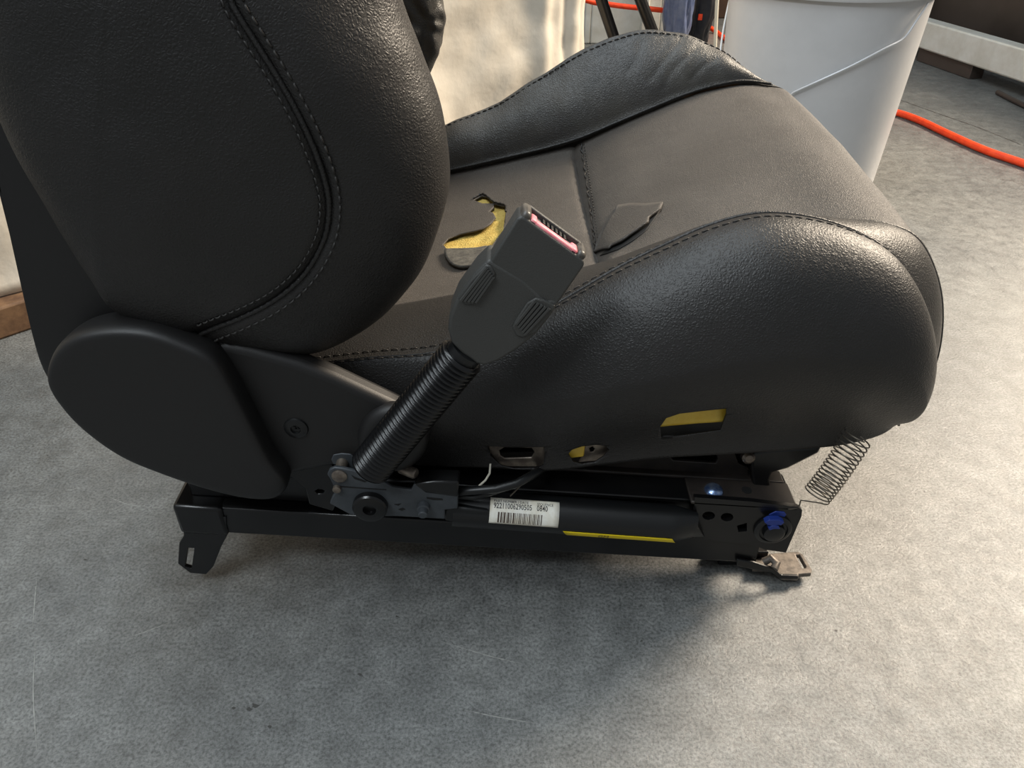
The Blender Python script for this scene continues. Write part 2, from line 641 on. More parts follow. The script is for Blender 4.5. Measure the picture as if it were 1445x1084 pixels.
N1 = NP([V3((-.16, .53, .195)), V3((-.10, .54, .198)), V3((-.05, .545, .205)), V3((0, .55, .214)), V3((.04, .55, .223)), V3((.08, .55, .234)),
      V3((.115, .55, .248)), V3((.15, .548, .261)), V3((.185, .542, .270)), V3((.215, .53, .2745)),
      W(1205, 313, .515), W(1250, 317, .51), W(1292, 336, .505), W(1317, 380, .50), W(1328, 435, .49), W(1322, 500, .48), W(1296, 572, .463)])
F1 = NP([V3((-.16, .84, .185)), V3((-.11, .842, .192)), W(640, 244, .845), W(720, 226, .845), W(775, 213, .845), W(820, 199, .845), W(870, 178, .848),
      W(920, 157, .85), W(965, 139, .855), W(1005, 127, .857), W(1045, 120, .86), W(1080, 122, .862), W(1108, 127, .862),
      V3((.309, .862, .268)), V3((.318, .862, .238)), V3((.319, .86, .2)), V3((.30, .86, .15))])
S4 = NP([V3((-.16, .88, .215)), V3((-.115, .88, .228)), W(640, 171, .88), W(700, 146, .885), W(760, 108, .888), W(815, 74, .89), W(860, 54, .89),
      W(905, 42, .89), W(950, 46, .89), W(985, 56, .888), W(1022, 74, .886), W(1050, 98, .880), W(1070, 116, .869), W(1096, 126, .866),
      V3((.302, .866, .245)), V3((.303, .868, .205)), V3((.295, .868, .15))])

def side_fn(U, Vv):
    a = U * 16
    A, B = spl(S1, a), spl(SK, a)
    bu = spl(BU[:, None], a)[:, 0]
    s = Vv
    s0 = 0.46
    up = np.clip(1 - s / s0, 0, 1)
    dn = np.clip((s - s0) / (1 - s0), 0, 1)
    sh = np.where(s < s0, np.maximum(0, 1 - up ** 2.3) ** (1 / 2.1), 0.5 + 0.5 * np.cos(dn * math.pi))
    sh = np.where(s < s0, sh, 0.25 * (1 - dn) + 0.75 * sh)
    D = np.stack([0.28 * np.clip((U - .6) / .4, 0, 1), -np.ones_like(U), 0.30 * (1 - s)], axis=1)
    D /= np.linalg.norm(D, axis=1)[:, None]
    return A * (1 - s)[:, None] + B * s[:, None] + D * (bu * sh)[:, None]
vv = np.concatenate([np.linspace(0, 1, 12)[:-1] ** 2 * 0.15, np.linspace(0.15, 1, 56)])
HOLE_WINDOW = [(933, 602), (940, 590), (960, 584), (990, 580), (1025, 577), (1026, 586), (1017, 608), (1000, 611), (960, 616), (934, 618)]
HOLE_SLOT = [(689, 630), (730, 632), (768, 631), (770, 640), (766, 657), (758, 661), (725, 661.5), (706, 657), (692, 645)]
HOLE_OVAL = [(801, 641), (806, 635), (820, 630), (840, 628), (855, 629), (859, 635), (852, 645), (838, 653), (822, 656), (808, 652)]
bol = patch_holes('cushion_side_bolster', side_fn, 220, 0, 'leather', seat, [HOLE_WINDOW, HOLE_SLOT, HOLE_OVAL], us=np.linspace(0, 1, 220), vsm=vv, flip=False)
solid(bol, .0016, 1)
side_solid = patch('t', side_fn, 220, 0, 'leather', us=np.linspace(0, 1, 220), vsm=vv)   # temporary surface for projections
side_tree = tree(side_solid)
bpy.data.objects.remove(side_solid)

def inner_fn(U, Vv):
    a = U * 16
    A, B = spl(S1, a), spl(N1, a)
    s = Vv
    amp = np.interp(a, [0, 3, 6, 9, 11, 13, 16], [.004, .006, .003, .003, .006, .006, .002])
    D = np.stack([np.clip((U - .62) / .2, 0, 1), np.zeros_like(U), 1 - 0.7 * np.clip((U - .75) / .2, 0, 1)], axis=1)
    D /= np.linalg.norm(D, axis=1)[:, None]
    return A * (1 - s)[:, None] + B * s[:, None] + D * (amp * np.sin(math.pi * s) ** .7)[:, None]
inner = patch('cushion_bolster_top', inner_fn, 200, 22, 'leather', seat)

def insert_fn(a0, a1):
    def fn(U, Vv):
        a = a0 + U * (a1 - a0)
        A, B = spl(N1, a), spl(F1, a)
        s = Vv
        D = np.stack([np.clip((a - 10) / 3, 0, 1) * .8, np.zeros_like(U), np.ones_like(U) * np.where(a > 13, .3, 1)], axis=1)
        D /= np.linalg.norm(D, axis=1)[:, None]
        amp = np.interp(a, [0, 3, 4.75, 6, 9, 12, 14, 16], [-.012, -.012, -.008, -.004, .003, .004, .006, .004])
        # sewn-down crease across the cushion
        cre = -.0085 * np.exp(-(np.abs(a - 4.8) / .13) ** 1.2) - .004 * np.exp(-((a - 4.8) / .7) ** 2)
        edge = np.clip(np.minimum(s, 1 - s) / .08, 0, 1)
        return A * (1 - s)[:, None] + B * s[:, None] + D * (amp * np.sin(math.pi * s) ** .8 + cre * (.35 + .65 * edge))[:, None]
    return fn
fr, ff = insert_fn(0, 4.8), insert_fn(4.8, 16)
HOLE_TEAR = [(625, 345), (633, 336), (650, 330), (668, 326), (682, 322), (693, 315), (699, 306), (696, 300), (690, 298), (697, 292), (697, 287), (680, 287),
             (668, 282), (680, 276), (690, 279), (697, 287.5), (706, 290), (713, 291), (714, 300), (712, 312), (710, 324), (700, 338), (690, 352),
             (672, 356), (655, 357), (636, 357)]
ug = 1 - (1 - np.linspace(0, 1, 120)) ** 1.5
rear_insert = patch_holes('cushion_insert', fr, 0, 90, 'leather_insert', seat, [HOLE_TEAR], us=ug)
solid(rear_insert, 0.0018, -1)
front_insert = patch('cushion_insert', ff, 0, 100, 'leather_insert', seat, us=np.linspace(0, 1, 170) ** 1.5)
insert_tree = tree(front_insert)
tmp = patch('t', fr, 100, 80, 'leather_insert')
rear_tree = tree(tmp)
both_tree = tree(front_insert, tmp)
bpy.data.objects.remove(tmp)
wrinkle(front_insert, 0.0007, 16, 3)
rear_insert['label'] = 'rear cushion panel with a torn hole'

def far_fn(U, Vv):
    a = U * 16
    A, B = spl(F1, a), spl(S4, a)
    C = B + np.stack([np.zeros_like(U), np.full_like(U, .055), -.05 * np.ones_like(U)], axis=1)
    Z = B.copy()
    Z[:, 1] += .05
    Z[:, 2] = .14
    s = Vv
    k = 0.62
    s1 = np.clip(s / k, 0, 1)
    s2 = np.clip((s - k) / (1 - k), 0, 1)
    fade = np.clip((12.2 - a) / 2.5, 0, 1)
    lip = .0035 * np.exp(-(s1 / .05) ** 2) * fade
    D = np.array([0, -.62, .78])
    P1 = A * (1 - s1)[:, None] + B * s1[:, None] + D * ((.012 * fade * np.sin(math.pi * s1 ** .8) + lip))[:, None]
    b = s2[:, None]
    P2 = (1 - b) ** 2 * B + 2 * b * (1 - b) * C + b * b * Z
    return np.where((s <= k)[:, None], P1, P2)
far = patch('cushion_side_bolster', far_fn, 170, 90, 'leather_sheen', seat)
wrinkle(far, 0.0016, 20, 7, stretch=(1.6, 1, .7))
far_tree = tree(far)
for pxs in ([(962, 54), (948, 72), (932, 92), (918, 112)], [(985, 66), (965, 84), (946, 104), (938, 124)], [(905, 60), (900, 80), (888, 100)], [(1010, 82), (990, 96), (975, 112)]):
    P, Nn = proj_curve(pxs, far_tree, 40)
    groove(far, P, .0009, .0032)
far_tree = tree(far)
far['label'] = 'far cushion bolster with creased leather, sheen in its colour'

# foam under the torn leather and behind the side openings
def offset_fn(fn, d):
    def g(U, Vv):
        P = fn(U, Vv)
        e = 1e-3
        du = fn(np.clip(U + e, 0, 1), Vv) - fn(np.clip(U - e, 0, 1), Vv)
        dv = fn(U, np.clip(Vv + e, 0, 1)) - fn(U, np.clip(Vv - e, 0, 1))
        n = np.cross(du, dv)
        n /= np.maximum(1e-12, np.linalg.norm(n, axis=1))[:, None]
        return P + n * d
    return g
foam = patch('cushion_foam', offset_fn(lambda U, V_: fr(.25 + .75 * U, .05 + .9 * V_), -.0045), 60, 60, 'foam', seat)
wrinkle(foam, 0.002, 60, 2)

# seams
def row(pxs, t, m='thread', parent=seat, n=160, **k):
    P, Nn = proj_curve(pxs, t, n)
    if len(P) > 3:
        stitches('stitching', P, Nn, m, parent, **k)
def wpx(p):
    r = p - np.array(CAM)
    d = r[1] * CT - r[2] * ST
    return (CX + F * r[0] / d, CY + F * (-r[2] * CT - r[1] * ST) / d)
# crest welt of the near bolster
welt = [V3(p) for p in spl(S1, np.linspace(0, 16, 220))]
tube('piping', welt, .0014, 'leather', bol, 8)
tube('piping', [V3(p) for p in spl(N1, np.linspace(9.4, 16, 120))], .0018, 'leather', inner, 8)
Pst = side_fn(np.linspace(.005, .985, 300), np.full(300, .0042))
Pst2 = side_fn(np.linspace(.005, .985, 300), np.full(300, .006))
stitches('stitching', [V3(p) for p in Pst2], [V3((0, -.75, .65))] * 300, 'thread', bol, length=.0046, gap=.0022, r=.00042)
Pin = inner_fn(np.linspace(.0, .6, 300), np.full(300, .07))
stitches('stitching', [V3(p) for p in Pin], [V3((0, -.2, 1))] * 300, 'thread', inner, length=.0046, gap=.0022, r=.0004)
# dark lip along the lower edge of the far bolster
lipc = [V3(p) + V3((0, -.001, .0025)) for p in far_fn(np.linspace(.02, .70, 200), np.zeros(200))]
tube('piping', lipc, .0016, 'leather', far, 8)
Pf = far_fn(np.linspace(.1, .8, 300), np.full(300, .585))
stitches('stitching', [V3(p) for p in Pf], [V3((0, -.5, .85))] * 300, 'thread', far, length=.005, gap=.002, r=.0007)
# torn ruffled thread along the cross crease
def crease():
    P, Nn = proj_curve([(820, 201), (826, 240), (832, 280), (838, 320), (842, 352)], both_tree, 90)
    pts = []
    for i, (p, n) in enumerate(zip(P, Nn)):
        pts.append(p + n * (.001 + .0006 * math.sin(i * 1.3)) + V3((.0008 * math.sin(i * .9), 0, 0)))
    tube('seam_edge', pts, .0009, 'leather', front_insert, 6)
    row([(824, 203), (830, 240), (836, 280), (842, 320), (846, 350)], both_tree, parent=front_insert, length=.003, gap=.0035, r=.0005)
crease()

def flap(name, polypx, t, thick, m, lift, parent, soft=True):
    """thin piece of torn leather lying on the surface; lift(px,py) raises it"""
    cx = sum(p[0] for p in polypx) / len(polypx)
    cy = sum(p[1] for p in polypx) / len(polypx)
    O = curve([(a, b, 0) for a, b in polypx], len(polypx) * 4, True) if soft else np.array(
        [(a[0] + (b[0] - a[0]) * k / 4, a[1] + (b[1] - a[1]) * k / 4, 0) for a, b in zip(polypx, polypx[1:] + polypx[:1]) for k in range(4)])
    vs_, fs_ = [], []
    n = len(O)
    rings = 8
    for i in range(rings + 1):
        r = i / rings
        for k in range(n):
            x, y = cx + (O[k][0] - cx) * r, cy + (O[k][1] - cy) * r
            h = proj(x, y, t)
            if h is None:
                h = (W(x, y, .6), V3((0, 0, 1)))
            vs_.append(h[0] + V3((0, -.15, 1)) * lift(x, y))
    for i in range(rings):
        for k in range(n):
            fs_.append((i * n + k, i * n + (k + 1) % n, (i + 1) * n + (k + 1) % n, (i + 1) * n + k))
    o = mesh(name, vs_, fs_, m, parent)
    bm = bmesh.new()
    bm.from_mesh(o.data)
    bmesh.ops.remove_doubles(bm, verts=bm.verts, dist=1e-6)
    bmesh.ops.recalc_face_normals(bm, faces=bm.faces)
    bm.to_mesh(o.data)
    bm.free()
    solid(o, thick, 0)
    return o
# lifted tongue over the foam, fold-back scrap, and the slash flap in front of the crease
flap('torn_flap', [(628, 357), (650, 355), (672, 354), (690, 352), (684, 368), (668, 378), (650, 381), (634, 374)],
     rear_tree, .0022, 'leather_raw', lambda x, y: .0025, rear_insert)
flap('torn_flap', [(838, 360), (846, 335), (858, 312), (872, 292), (890, 289), (912, 290), (935, 290), (931, 300), (915, 312), (914, 319), (896, 332), (876, 346), (862, 352), (858, 356), (850, 356)],
     insert_tree, .0018, 'leather_insert', lambda x, y: .0012 + .007 * max(0, min(1, (x * .6 + y * .8 - 778) / 60)), front_insert, False)
flap('slash_shade', [(936, 291), (925, 308), (912, 326), (894, 340), (872, 353), (856, 359), (846, 362), (858, 351), (880, 338), (905, 318)], insert_tree, .0004, 'dark_slot',
     lambda x, y: .0006, front_insert, False)  # dark sheet standing in for the shade under the lifted flap
def slash():
    P, Nn = proj_curve([(668, 281), (682, 275), (697, 286), (713, 291), (714, 300)], rear_tree, 40)
    tube('tear_edge', [p + n * (.001 + .0005 * math.sin(i * 2.1)) for i, (p, n) in enumerate(zip(P, Nn))], .001, 'leather', rear_insert, 6)
slash()
# open gap under the lifted far bolster edge
flap('seam_gap', [(960, 139), (985, 131), (1010, 123), (1035, 117), (1046, 116), (1040, 121), (1015, 128), (985, 137)], far_tree, .001, 'wood_brown',
     lambda x, y: .0012, far)

# what shows behind the openings in the skirt
def behind(fnpx, Y, m, name, dy=.012, holes=()):
    return plate(name, fnpx, Y, .004, m, seat, holes, .0006)
plate('foam_block', [(920, 570), (1040, 562), (1040, 590), (1018, 598), (985, 600), (950, 603), (920, 606)], .430, .05, 'foam_film', seat, bev=.003)
plate('frame_bracket', [(680, 620), (785, 622), (785, 658), (760, 659), (715, 659), (703, 655), (692, 640), (680, 636)], .437, .002, 'steel', seat,
      holes=[[(705, 636), (712, 632), (750, 633), (754, 639), (750, 646), (712, 647), (706, 643)]])
plate('frame_bracket', [(828, 622), (868, 620), (868, 646), (850, 650), (816, 653), (822, 640)], .437, .002, 'steel', seat,
      holes=[[(832, 633), (836, 631), (839, 634), (837, 638), (833, 638)]])
plate('foam_block', [(796, 632), (826, 628), (824, 645), (800, 648)], .4355, .01, 'foam_film', seat, bev=.001)

# ---- pan and frame under the cushion
mesh_pan = box('cushion_pan', (.0225, .665, .1325), (.365, .395, .095), 'black_metal', seat, bev=.004)

# ---- backrest
back_out = [W(540, -120, .475), W(566, 0, .472), W(596, 80, .47), (W(622, 160, .468)), W(633, 230, .466), W(631, 280, .464), W(612, 340, .46), W(580, 398, .457),
            W(536, 445, .452), W(478, 480, .447), W(420, 490, .444), W(340, 478, .44), W(250, 460, .437), W(180, 430, .437), W(150, 390, .437),
            W(104, 320, .439), W(52, 225, .441), W(2, 118, .443), W(-42, 0, .446)]
back_out += [V3((-.285, .45, .50)), V3((-.288, .453, .58)), V3((-.275, .456, .66)), V3((-.235, .46, .715)), V3((-.175, .465, .725)), V3((-.125, .47, .69)), V3((-.095, .473, .62)), V3((-.078, .475, .53))]
bk = inflate('backrest_bolster', back_out, V3((-.18, .455, .47)), .052, .05, 2.6, 'leather', seat, n=420, rings=110)
bk_tree = tree(bk)
SEAM = [(150, -420), (215, -290), (262, -170), (297, -75), (318, -20), (332, 14), (362, 62), (392, 110), (420, 160), (445, 215), (461, 265), (464, 300), (458, 335), (440, 372), (415, 402), (380, 428), (340, 448), (305, 462), (276, 474)]
P, Nn = proj_curve(SEAM, bk_tree, 260)
groove(bk, P, .0030, .0042)
bk_tree = tree(bk)
def offs(pxs, d):
    out = []
    for i in range(len(pxs)):
        a, b = pxs[max(0, i - 1)], pxs[min(len(pxs) - 1, i + 1)]
        dx, dy = b[0] - a[0], b[1] - a[1]
        l = math.hypot(dx, dy)
        out.append((pxs[i][0] + dy / l * d, pxs[i][1] - dx / l * d))
    return out
P, Nn = proj_curve(SEAM, bk_tree, 260, .0006)
tube('piping', P, .0017, 'leather', bk, 8)
row(offs(SEAM, 16), bk_tree, parent=bk, n=300, length=.0042, gap=.0016, r=.0007, lift=.0003)
row(offs(SEAM, -13), bk_tree, parent=bk, n=300, length=.0036, gap=.0014, r=.0006, lift=.0003)
wrinkle(bk, 0.0012, 18, 5)
# far bolster of the backrest: mirrored, wrinkled
bf = inflate('backrest_bolster', [V3((p.x - .030, 1.33 - p.y, p.z + .02)) for p in back_out], V3((-.21, 1.33 - .455, .49)), .05, .052, 2.6, 'leather_sheen', seat, n=300, rings=70)
wrinkle(bf, 0.003, 40, 11)
bft = tree(bf)
for pxs in ([(565, 25), (600, 42), (632, 52)], [(622, 0), (605, 38), (598, 75)], [(580, 0), (600, 30), (625, 28)]):
    P, Nn = proj_curve(pxs, bft, 40)
    if P: groove(bf, P, .003, .005)
bf['label'] = 'far backrest bolster in wrinkled leather'
# padded middle of the backrest
mid = inflate('backrest_insert', [V3((x, .665, z)) for x, z in [(-.14, .21), (-.122, .3), (-.12, .45), (-.13, .6), (-.16, .69), (-.22, .70), (-.27, .64), (-.275, .45), (-.26, .25), (-.2, .19)]],
              V3((-.2, .665, .45)), .17, .17, 9, 'leather_insert', seat, n=120, rings=24)
# hard shell on the rear of the backrest
shell_o = [W(78, 548, .46), W(66, 500, .46), W(42, 402, .46), W(18, 305, .46), W(0, 240, .46)]
shell_o = [V3((p.x + .011, 0, p.z)) for p in shell_o]
shell_o += [V3((-.309, 0, .45)), V3((-.307, 0, .58)), V3((-.295, 0, .69)), V3((-.25, 0, .72)), V3((-.235, 0, .6)), V3((-.235, 0, .4)), V3((-.225, 0, .28)), V3((-.215, 0, .2)), V3((-.25, 0, .14)), V3((-.30, 0, .135))]
sh = inflate('backrest_shell', [V3((p.x, .665, p.z)) for p in shell_o], V3((-.285, .665, .42)), .232, .232, 14, 'plastic', seat, n=160, rings=40)

# ---- recliner cover
rc = [(72, 530), (80, 492), (108, 466), (155, 455), (210, 457), (262, 474), (305, 497), (333, 538), (360, 590), (385, 640), (406, 670), (404, 688), (386, 697),
      (350, 695), (300, 683), (240, 663), (180, 638), (130, 604), (94, 568)]
cover = inflate('recliner_cover', [W(x, y, .409) for x, y in rc], W(235, 570, .409), .010, .022, 30, 'plastic', seat, n=260, rings=70, q=2.0)
tp = plate('recliner_trim', [(290, 480), (350, 492), (420, 512), (470, 532), (515, 553), (560, 574), (592, 592), (606, 616), (600, 640), (578, 655), (545, 660), (470, 660), (430, 668), (390, 676), (330, 600)],
           .417, .018, 'plastic', seat, bev=.006, seg=4)
dome = inflate('trim_boss', [W(555 + 50 * math.cos(a), 614 + 47 * math.sin(a), .419) for a in [i * math.pi / 8 for i in range(16)]], W(555, 614, .419), .010, .005, 5, 'plastic', tp, n=64, rings=16, q=2.2)
def screw(px, py, Y, r, m, parent, name='screw'):
    c = W(px, py, Y)
    s = lathe(name, [(-.002, r), (0, r), (.0012, r * .95), (.002, r * .7), (.0021, r * .42), (.0008, r * .40), (.0008, .0001)], c, (0, -1, 0), m, parent, 20)
    return s
sc = screw(418, 604, .417, .0085, 'plastic_smooth', tp)
for an in (R(35), R(125)):
    c = W(418, 604, .4158)
    box('screw_slot', c, (.0055, .0006, .0012), 'dark_slot', sc, Matrix.Rotation(an, 3, 'Y'), 0)

# ---- slide rails
SL = -0.082
def railz(X, z0=.086):
    return z0 + SL * (X + .257)
def rail_pair(Y, near):
    A, B = V3((-.257, Y, railz(-.257))), V3((.198, Y, railz(.198)))
    lo = extr('lower_rail', [(0, 0), (.004, .002), (.034, .002), (.036, 0), (.036, -.026), (.026, -.026), (.026, -.023), (.010, -.023), (.010, -.026), (0, -.026)], A, B, 'black_metal', seat, .0012)
    A2, B2 = V3((-.248, Y, railz(-.248))), V3((.218, Y, railz(.218)))
    up = extr('upper_rail', [(.010, .003), (.010, .028), (.001, .036), (.001, .0385), (.038, .0385), (.038, .036), (.026, .028), (.026, .003)], A2, B2, 'black_metal', seat, .001)
    return lo, up
lo, up = rail_pair(.428, True)
lo2, up2 = rail_pair(.862, False)

# rear foot
def yz_plate():
    pass
rf = plate('rear_foot', [(258, 728), (319, 730), (320, 757), (312, 772), (301, 800), (291, 811), (268, 809), (251, 796), (253, 766), (259, 757)], .4265, .004, 'black_metal', seat,
           holes=[[(265, 773), (274, 774), (270, 803), (261, 800)]])
rcap = extr('rail_end_cap', [(-.003, .003), (.038, .003), (.038, -.027), (-.003, -.027)], V3((-.259, .428, railz(-.259))), V3((-.222, .428, railz(-.222))), 'black_metal', seat, .003)
plate('rear_foot', [(262, 740), (319, 742), (314, 765), (301, 800), (291, 806), (268, 800), (253, 790), (255, 766)], .89, .004, 'black_metal', seat, world=lambda p: (W(p[0], p[1], .4265).x, .89, W(p[0], p[1], .4265).z))
# front foot: flat slotted tab
ft = plate('front_foot', [(1062, 802), (1064, 790), (1086, 781), (1112, 779), (1126, 778), (1133, 782), (1146, 804), (1145, 809), (1127, 810), (1127, 815), (1103, 814), (1092, 803)], 0, .0045, 'zinc_foot', seat,
           holes=[[(1123, 783), (1128, 783), (1137, 799), (1136, 802), (1132, 802)]], plane='z', z=.010)
f2 = plate('foot_skirt', [(1040, 790), (1062, 794), (1080, 800), (1092, 803), (1103, 813), (1127, 814), (1127, 818), (1100, 817), (1088, 808), (1062, 804), (1040, 799)], .424, .003, 'black_metal', ft)
tube('foot_bend', [W(1078, 793, .432), W(1088, 788, .432), W(1096, 795, .428), W(1092, 803, .424)], .0035, 'zinc_foot', ft, 10)
plate('front_foot', [(1062, 802), (1064, 790), (1086, 781), (1126, 778), (1146, 804), (1127, 815), (1103, 814)], 0, .0045, 'zinc_foot', seat,
      plane='z', world=lambda p: (G(p[0], p[1], .01).x, G(p[0], p[1], .01).y + .43, .010))
box('foot_pad', (.195, .455, .008), (.04, .018, .016), 'black_metal', ft, bev=.001)
box('foot_pad', (.195, .885, .008), (.04, .018, .016), 'black_metal', ft, bev=.001)

# front end bracket of the upper rail
fb = plate('rail_end_plate', [(980, 702), (1060, 708), (1126, 716), (1132, 720), (1131, 729), (1109, 780), (1080, 776), (1060, 768), (980, 760)], .4235, .004, 'black_metal', seat,
           holes=[[(1000 + 9 * math.cos(a), 728 + 6 * math.sin(a)) for a in [i * .524 for i in range(12)]],
                  [(1026 + 9 * math.cos(a), 730 + 6 * math.sin(a)) for a in [i * .524 for i in range(12)]],
                  [(1040, 742), (1054, 738), (1054, 750), (1042, 751)]])
tpz = W(1090, 717, .4235).z
plate('rail_top_plate', [(0, 0)] * 3, 0, .003, 'frame_metal', seat) if False else None
def top_strip(name, x0, x1, y0, y1, m, zoff, parent=seat, taper=0):
    z0, z1 = railz(x0) + .0385 + zoff, railz(x1) + .0385 + zoff
    v = [(x0, y0, z0), (x1, y0, z1), (x1, y1, z1), (x0, y1, z0)]
    v += [(a, b, c - .003) for a, b, c in v]
    o = mesh(name, v, [(0, 1, 2, 3), (7, 6, 5, 4), (0, 4, 5, 1), (1, 5, 6, 2), (2, 6, 7, 3), (3, 7, 4, 0)], m, parent, sharp=30)
    bevel(o, .001, 2)
    return o
tf = top_strip('rail_flange', -.02, .215, .452, .466, 'frame_metal', .003)
top_strip('flange_end', .135, .217, .4235, .4515, 'frame_metal', .003, tf)
# dome bolt with blue tint
bolt_c = W(1005, 702, .437)
bb = lathe('dome_bolt', [(-.003, .0075), (0, .0075), (.0018, .0068), (.0034, .0046), (.0042, .0018), (.0043, .0001)], V3((bolt_c.x, .437, railz(bolt_c.x) + .0415)), (0, -.2, 1), 'zinc_blue', seat, 20)
hole_c = W(1050, 706, .44)
lathe('rivet_hole', [(-.001, .004), (.0003, .004), (.0003, .0001)], V3((hole_c.x, .44, railz(hole_c.x) + .0415)), (0, 0, 1), 'dark_slot', tf, 14)
# large front bolt with blue paint mark
c = W(1090, 746, .4235)
big = lathe('pivot_bolt', [(0, .0145), (.002, .0145), (.0032, .0125), (.0034, .011), (.0022, .0105), (.0022, .0085), (.006, .0080), (.0072, .006), (.0074, .0001)], c, (0, -1, 0), 'plastic_smooth', seat, 28)
def blob(name, pts, Y, m, parent, th=.0012):
    return plate(name, pts, Y, th, m, parent, bev=.0004)
blob('paint_mark', [(1085, 727), (1095, 722), (1107, 723), (1110, 727), (1106, 731), (1090, 731)], .4228, 'blue_paint', big)
blob('paint_mark', [(1079, 738), (1086, 734), (1100, 734), (1107, 738), (1102, 742), (1098, 741), (1094, 744), (1088, 742), (1083, 741)], .4155, 'blue_paint', big, .005)
blob('paint_mark', [(1084, 746), (1090, 742), (1099, 743), (1101, 747), (1092, 747), (1086, 749)], .4152, 'blue_paint', big, .005)
# front riser arm under the cushion
arm = plate('front_arm', [(1062, 640), (1085, 636), (1150, 632), (1160, 630), (1156, 640), (1112, 662), (1090, 668), (1086, 678), (1090, 697), (1082, 700), (1064, 694), (1060, 660)], .447, .012, 'black_metal', seat, bev=.002)
box('arm_tab', W(1094, 692, .452), (.012, .012, .003), 'black_metal', arm, bev=.0006)
box('arm_tab', W(1098, 699, .452), (.014, .014, .003), 'frame_metal', arm, bev=.0006)
lathe('arm_pin', [(-.004, .005), (.001, .005), (.003, .003), (.0032, .0001)], W(1056, 646, .447), (0, -1, .3), 'steel', arm, 14)
# side frame rail seen under the skirt
sf = plate('side_frame', [(640, 640), (900, 634), (1034, 632), (1042, 655), (1056, 662), (1058, 692), (1050, 697), (900, 683), (760, 668), (640, 668)], .458, .003, 'frame_metal', seat,
           holes=[[(942, 630.5 + 12), (950, 650), (1010, 654), (1013, 648), (1010, 640), (960, 640)]])
# pretensioner tube
TA, TB = W(640, 716, .420), W(986, 741, .420)
tdir = (TB - TA).normalized()
def tensioner():
    n, seg = 60, 28
    a = V3((0, -1, 0))
    a = (a - tdir * a.dot(tdir)).normalized()
    b = tdir.cross(a)
    vs_, fs_ = [], []
    Lt = (TB - TA).length
    for i in range(n):
        s = i / (n - 1)
        r = .0142 if s < .90 else .0142 * (1 - .25 * ((s - .90) / .10) ** 1.5)
        fl = 1.0 if s < .88 else 1 - .45 * ((s - .88) / .12)
        for k in range(seg):
            an = 2 * math.pi * k / seg
            ca, sb = math.cos(an), math.sin(an)
            sh = (sb * .5 - .0) * .014 if s == 1 else 0
            vs_.append(TA + tdir * (Lt * s + sh) + a * ca * r * fl + b * sb * r)
    for i in range(n - 1):
        for k in range(seg):
            fs_.append((i * seg + k, i * seg + (k + 1) % seg, (i + 1) * seg + (k + 1) % seg, (i + 1) * seg + k))
    fs_.append(tuple(range(seg))[::-1])
    fs_.append(tuple((n - 1) * seg + k for k in range(seg)))
    return mesh('tensioner_tube', vs_, fs_, 'plastic_smooth', seat, sharp=50)
ten = tensioner()
ta_ = (V3((0, -1, 0)) - tdir * V3((0, -1, 0)).dot(tdir)).normalized()
tb_ = tdir.cross(ta_)
if tb_.z < 0: tb_ = -tb_
def on_tube(x, h, lift=0.0):
    """x metres along the tube, h arc metres up from the side facing out"""
    an = h / .0142
    return TA + tdir * x + (ta_ * math.cos(an) + tb_ * math.sin(an)) * (.0142 + lift)
def decal(name, x0, x1, h0, h1, m, lift, parent, nx=12, nh=14, skew=0):
    vs_ = [on_tube(x0 + (x1 - x0) * i / (nx - 1) + skew * (j / (nh - 1) - .5), h0 + (h1 - h0) * j / (nh - 1), lift) for i in range(nx) for j in range(nh)]
    o = mesh(name, vs_, grid_faces(nx, nh), m, parent)
    return solid(o, .00025, 0)
tt = tree(ten)
def tube_xh(px, py):
    h = proj(px, py, tt)
    if h is None: return None
    r = h[0] - TA
    x = r.dot(tdir)
    q = r - tdir * x
    return x, .0142 * math.atan2(q.dot(tb_), q.dot(ta_))
x0, hA = tube_xh(691, 722)
x1, hB = tube_xh(789, 729)
hT = tube_xh(740, 709)[1] + .002
hBm = (tube_xh(740, 741) or (0, -.006))[1]
lab = decal('label_sticker', x0, x1, hBm, hT, 'label_white', .0003, ten)
lab['label'] = 'white printed label with barcode'
def text_mesh(name, body, size, x, h, m, lift, parent, bold=0, fit=None):
    cu = bpy.data.curves.new('t', 'FONT')
    cu.body = body
    cu.size = size
    cu.offset = bold
    cu.resolution_u = 2
    to = bpy.data.objects.new('t', cu)
    COL.objects.link(to)
    dg = bpy.context.evaluated_depsgraph_get()
    me = bpy.data.meshes.new_from_object(to.evaluated_get(dg))
    bpy.data.objects.remove(to)
    wmax = max(v.co.x for v in me.vertices)
    sx = fit / wmax if fit else 1.0
    vs_ = [on_tube(x + v.co.x * sx, h + v.co.y, lift) for v in me.vertices]
    fs_ = [tuple(p.vertices) for p in me.polygons]
    return mesh(name, vs_, fs_, m, parent, smooth=False)
LH, LW = hT - hBm, x1 - x0
text_mesh('print', 'PART NUMBER | DATE', .0030, x0 + LW * .05, hT - LH * .19, 'ink', .0006, lab, 0, LW * .50)
text_mesh('print', 'SEQUENCE', .0030, x0 + LW * .67, hT - LH * .21, 'ink', .0006, lab, 0, LW * .24)
text_mesh('print', '92211006290505', .0056, x0 + LW * .05, hT - LH * .41, 'ink', .0006, lab, .00006, LW * .55)
text_mesh('print', '0840', .0056, x0 + LW * .67, hT - LH * .41, 'ink', .0006, lab, .00006, LW * .16)
